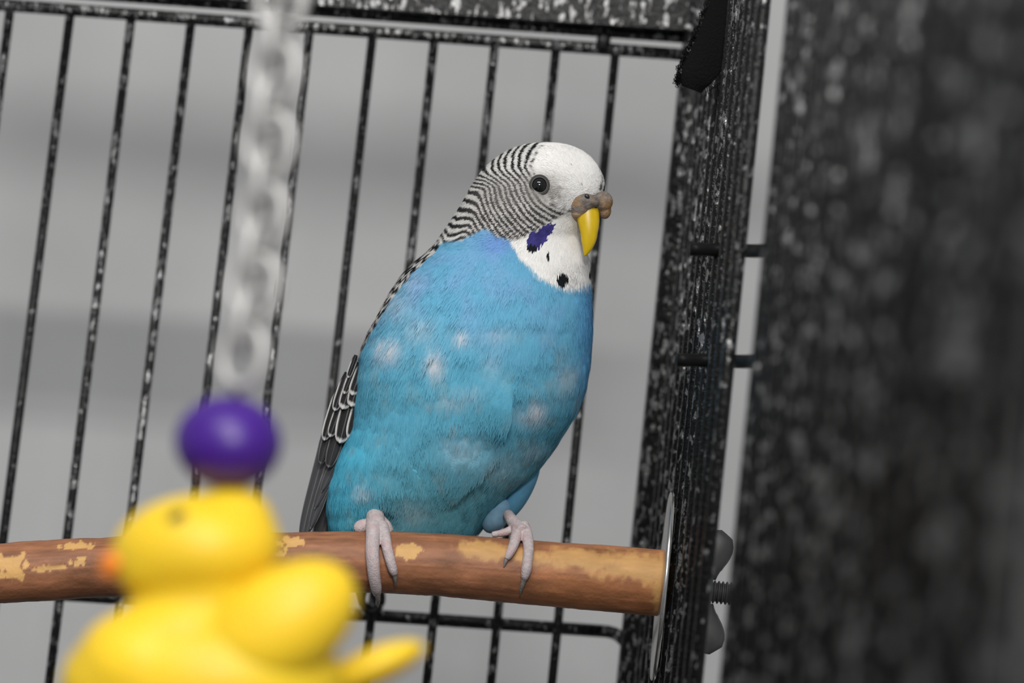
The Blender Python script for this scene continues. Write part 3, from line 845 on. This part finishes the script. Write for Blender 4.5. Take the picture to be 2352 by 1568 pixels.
# ================================================================== hanging toy in the foreground
DT = 0.525
ST = DT / FPX
def tw(p):
    p = np.asarray(p, float)
    return to_y(p[..., 0], p[..., 1], DT - D0 + p[..., 2] * ST)
toy = thing('hanging_bird_toy', tw((480, 1760, 0)), 'yellow rubber duck toy under a purple bead on a metal chain', 'bird toy')
def te(px, py, c, rx, ry, rc, rot=0, n=28, m=40):
    v, f = ell(px, py, c, rx, ry, rc, math.radians(rot), n, m)
    return tw(v), f
dk = fuse('duck', [te(452, 1264, 0, 200, 132, 155, -6), te(400, 1450, 0, 190, 90, 150, -10), te(530, 1205, 0, 104, 92, 100), te(390, 1300, -10, 130, 90, 120), te(455, 1360, 0, 160, 90, 120),
                   te(465, 1570, 0, 328, 185, 200, 0), te(420, 1660, 0, 270, 150, 180, 0), te(330, 1540, -30, 160, 140, 150, 20)], 9 * ST, M_duck, toy, 14)
v, f = te(640, 1440, -95, 205, 128, 100, -36)
obj('wing', v, f, M_duck, dk)
v, f = te(845, 1535, 60, 140, 44, 70, -22)
obj('tail', v, f, M_duck, dk)
fb = fuse('bill', [te(268, 1292, -10, 40, 30, 60, 0), te(252, 1310, -10, 26, 16, 50, 0)], 5 * ST, M_orange, dk, 6)
v, f = te(405, 1188, -112, 24, 15, 20, -30)
obj('eye', v, f, M_ink, dk)
# bead: turned ball with a bored hole
pr = []
for t in np.linspace(.13, np.pi - .13, 40):
    pr.append((124 * math.sin(t), -107 * math.cos(t)))
pr += [(14, 80), (14, -80)]
sg = 56
aa = np.linspace(0, 2 * np.pi, sg, endpoint=False)
tilt = math.radians(5)
V = []
for r, h in pr:
    for q in aa:
        x, y, z = r * math.cos(q), h, r * math.sin(q)
        V.append((524 + x * math.cos(tilt) - y * math.sin(tilt), 1016 + x * math.sin(tilt) + y * math.cos(tilt), z))
n = len(pr)
F = grid_faces(n, sg, True) + [((n - 1) * sg + j, (n - 1) * sg + (j + 1) % sg, (j + 1) % sg, j) for j in range(sg)]
obj('bead', tw(np.array(V)), F, M_purple, toy)
v, f = tube(tw(spline([(548, 880, 0), (540, 930, 0), (530, 1016, 0), (520, 1110, 0), (515, 1150, 0)], 20)), 9 * ST, 10)
obj('cord', v, f, M_blackwire, toy)
# chain of oval links, each turned against the next
cpath = spline([(668, -190, 0), (655, -80, 0), (640, 60, 0), (628, 220, 0), (615, 380, 0), (600, 540, 0), (580, 690, 0), (556, 830, 0), (545, 905, 0)], 400)
cum = np.concatenate([[0], np.cumsum(np.hypot(*np.diff(cpath[:, :2], axis=0).T))])
pitch, hl, hwid, wr_ = 82.0, 68.0, 54.0, 15.0
kk = 0
s = 30.0
while s < cum[-1] - 10:
    c = np.array([np.interp(s, cum, cpath[:, i]) for i in range(3)])
    d = np.array([np.interp(s + 20, cum, cpath[:, i]) - np.interp(s - 20, cum, cpath[:, i]) for i in range(3)]); d /= np.linalg.norm(d)
    ang = math.radians(28 + 90 * (kk % 2) + 8 * math.sin(kk * 1.7))
    e1 = np.cross(d, (0, 0, 1.0)); e1 /= np.linalg.norm(e1); e2 = np.cross(d, e1)
    sd = e1 * math.cos(ang) + e2 * math.sin(ang)
    q = np.linspace(0, 2 * np.pi, 37)[:-1]
    loop = c + np.outer(np.sign(np.cos(q)) * np.abs(np.cos(q)) ** .8 * hl, d) + np.outer(np.sin(q) * hwid, sd)
    nrm = np.cross(d, sd)
    mm = 10; ph = np.linspace(0, 2 * np.pi, mm, endpoint=False); V = []
    for i in range(36):
        rdir = loop[i] - c; rdir /= np.linalg.norm(rdir)
        for p in ph: V.append(loop[i] + wr_ * (math.cos(p) * rdir + math.sin(p) * nrm))
    F = [(i * mm + j, i * mm + (j + 1) % mm, ((i + 1) % 36) * mm + (j + 1) % mm, ((i + 1) % 36) * mm + j) for i in range(36) for j in range(mm)]
    obj('chain_link', tw(np.array(V)), F, M_chain, toy)
    s += pitch; kk += 1

# ================================================================== fabric strap at the top corner
sp = spline([(1770, -260, 30), (1730, -120, 28), (1692, -20, 26), (1662, 60, 24), (1630, 125, 22), (1600, 175, 24), (1588, 205, 34)], 60)
wd = np.interp(np.linspace(0, 1, 60), [0, .5, .8, 1], [48, 50, 40, 24])
u = np.linspace(-1, 1, 15)
V = []
tn = np.gradient(sp[:, :2], axis=0); tn /= np.linalg.norm(tn, axis=1)[:, None]
for i in range(60):
    nx = np.array([-tn[i, 1], tn[i, 0]])
    ringp = []
    for uu in u: ringp.append((sp[i, 0] + nx[0] * wd[i] * uu, sp[i, 1] + nx[1] * wd[i] * uu, sp[i, 2] - 10 + 8 * uu * uu))
    for uu in u[::-1]: ringp.append((sp[i, 0] + nx[0] * wd[i] * uu, sp[i, 1] + nx[1] * wd[i] * uu, sp[i, 2] + 4 + 8 * uu * uu))
    V += ringp
strap = thing('fabric_strap', bw((1600, 200, 40)), 'black fuzzy fabric strap tied around the top corner of the cage', 'strap')
obj('webbing', bw(np.array(V)), grid_faces(60, 30, True, True), M_strap, strap)
# frayed loops along its edge
fr = []
r = np.random.default_rng(4)
for i in range(260):
    t = r.random() * 58; k = int(t); side = 1 if r.random() < .8 else -1
    nx = np.array([-tn[k, 1], tn[k, 0]]); s0 = sp[k, :2] + nx * wd[k] * side * .97
    dirn = nx * side * r.uniform(5, 16) + tn[k] * r.normal(0, 7)
    pts = [(s0[0], s0[1], sp[k, 2]), (s0[0] + dirn[0], s0[1] + dirn[1], sp[k, 2] + r.normal(0, 5)), (s0[0] + dirn[0] * .4 + tn[k, 0] * 9, s0[1] + dirn[1] * .4 + tn[k, 1] * 9, sp[k, 2])]
    fr.append(tube(bw(spline(pts, 7)), .9 * SP, 4))
v, f = merge(fr)
fo = obj('fuzz', v, f, M_strap, strap); fo['kind'] = 'stuff'
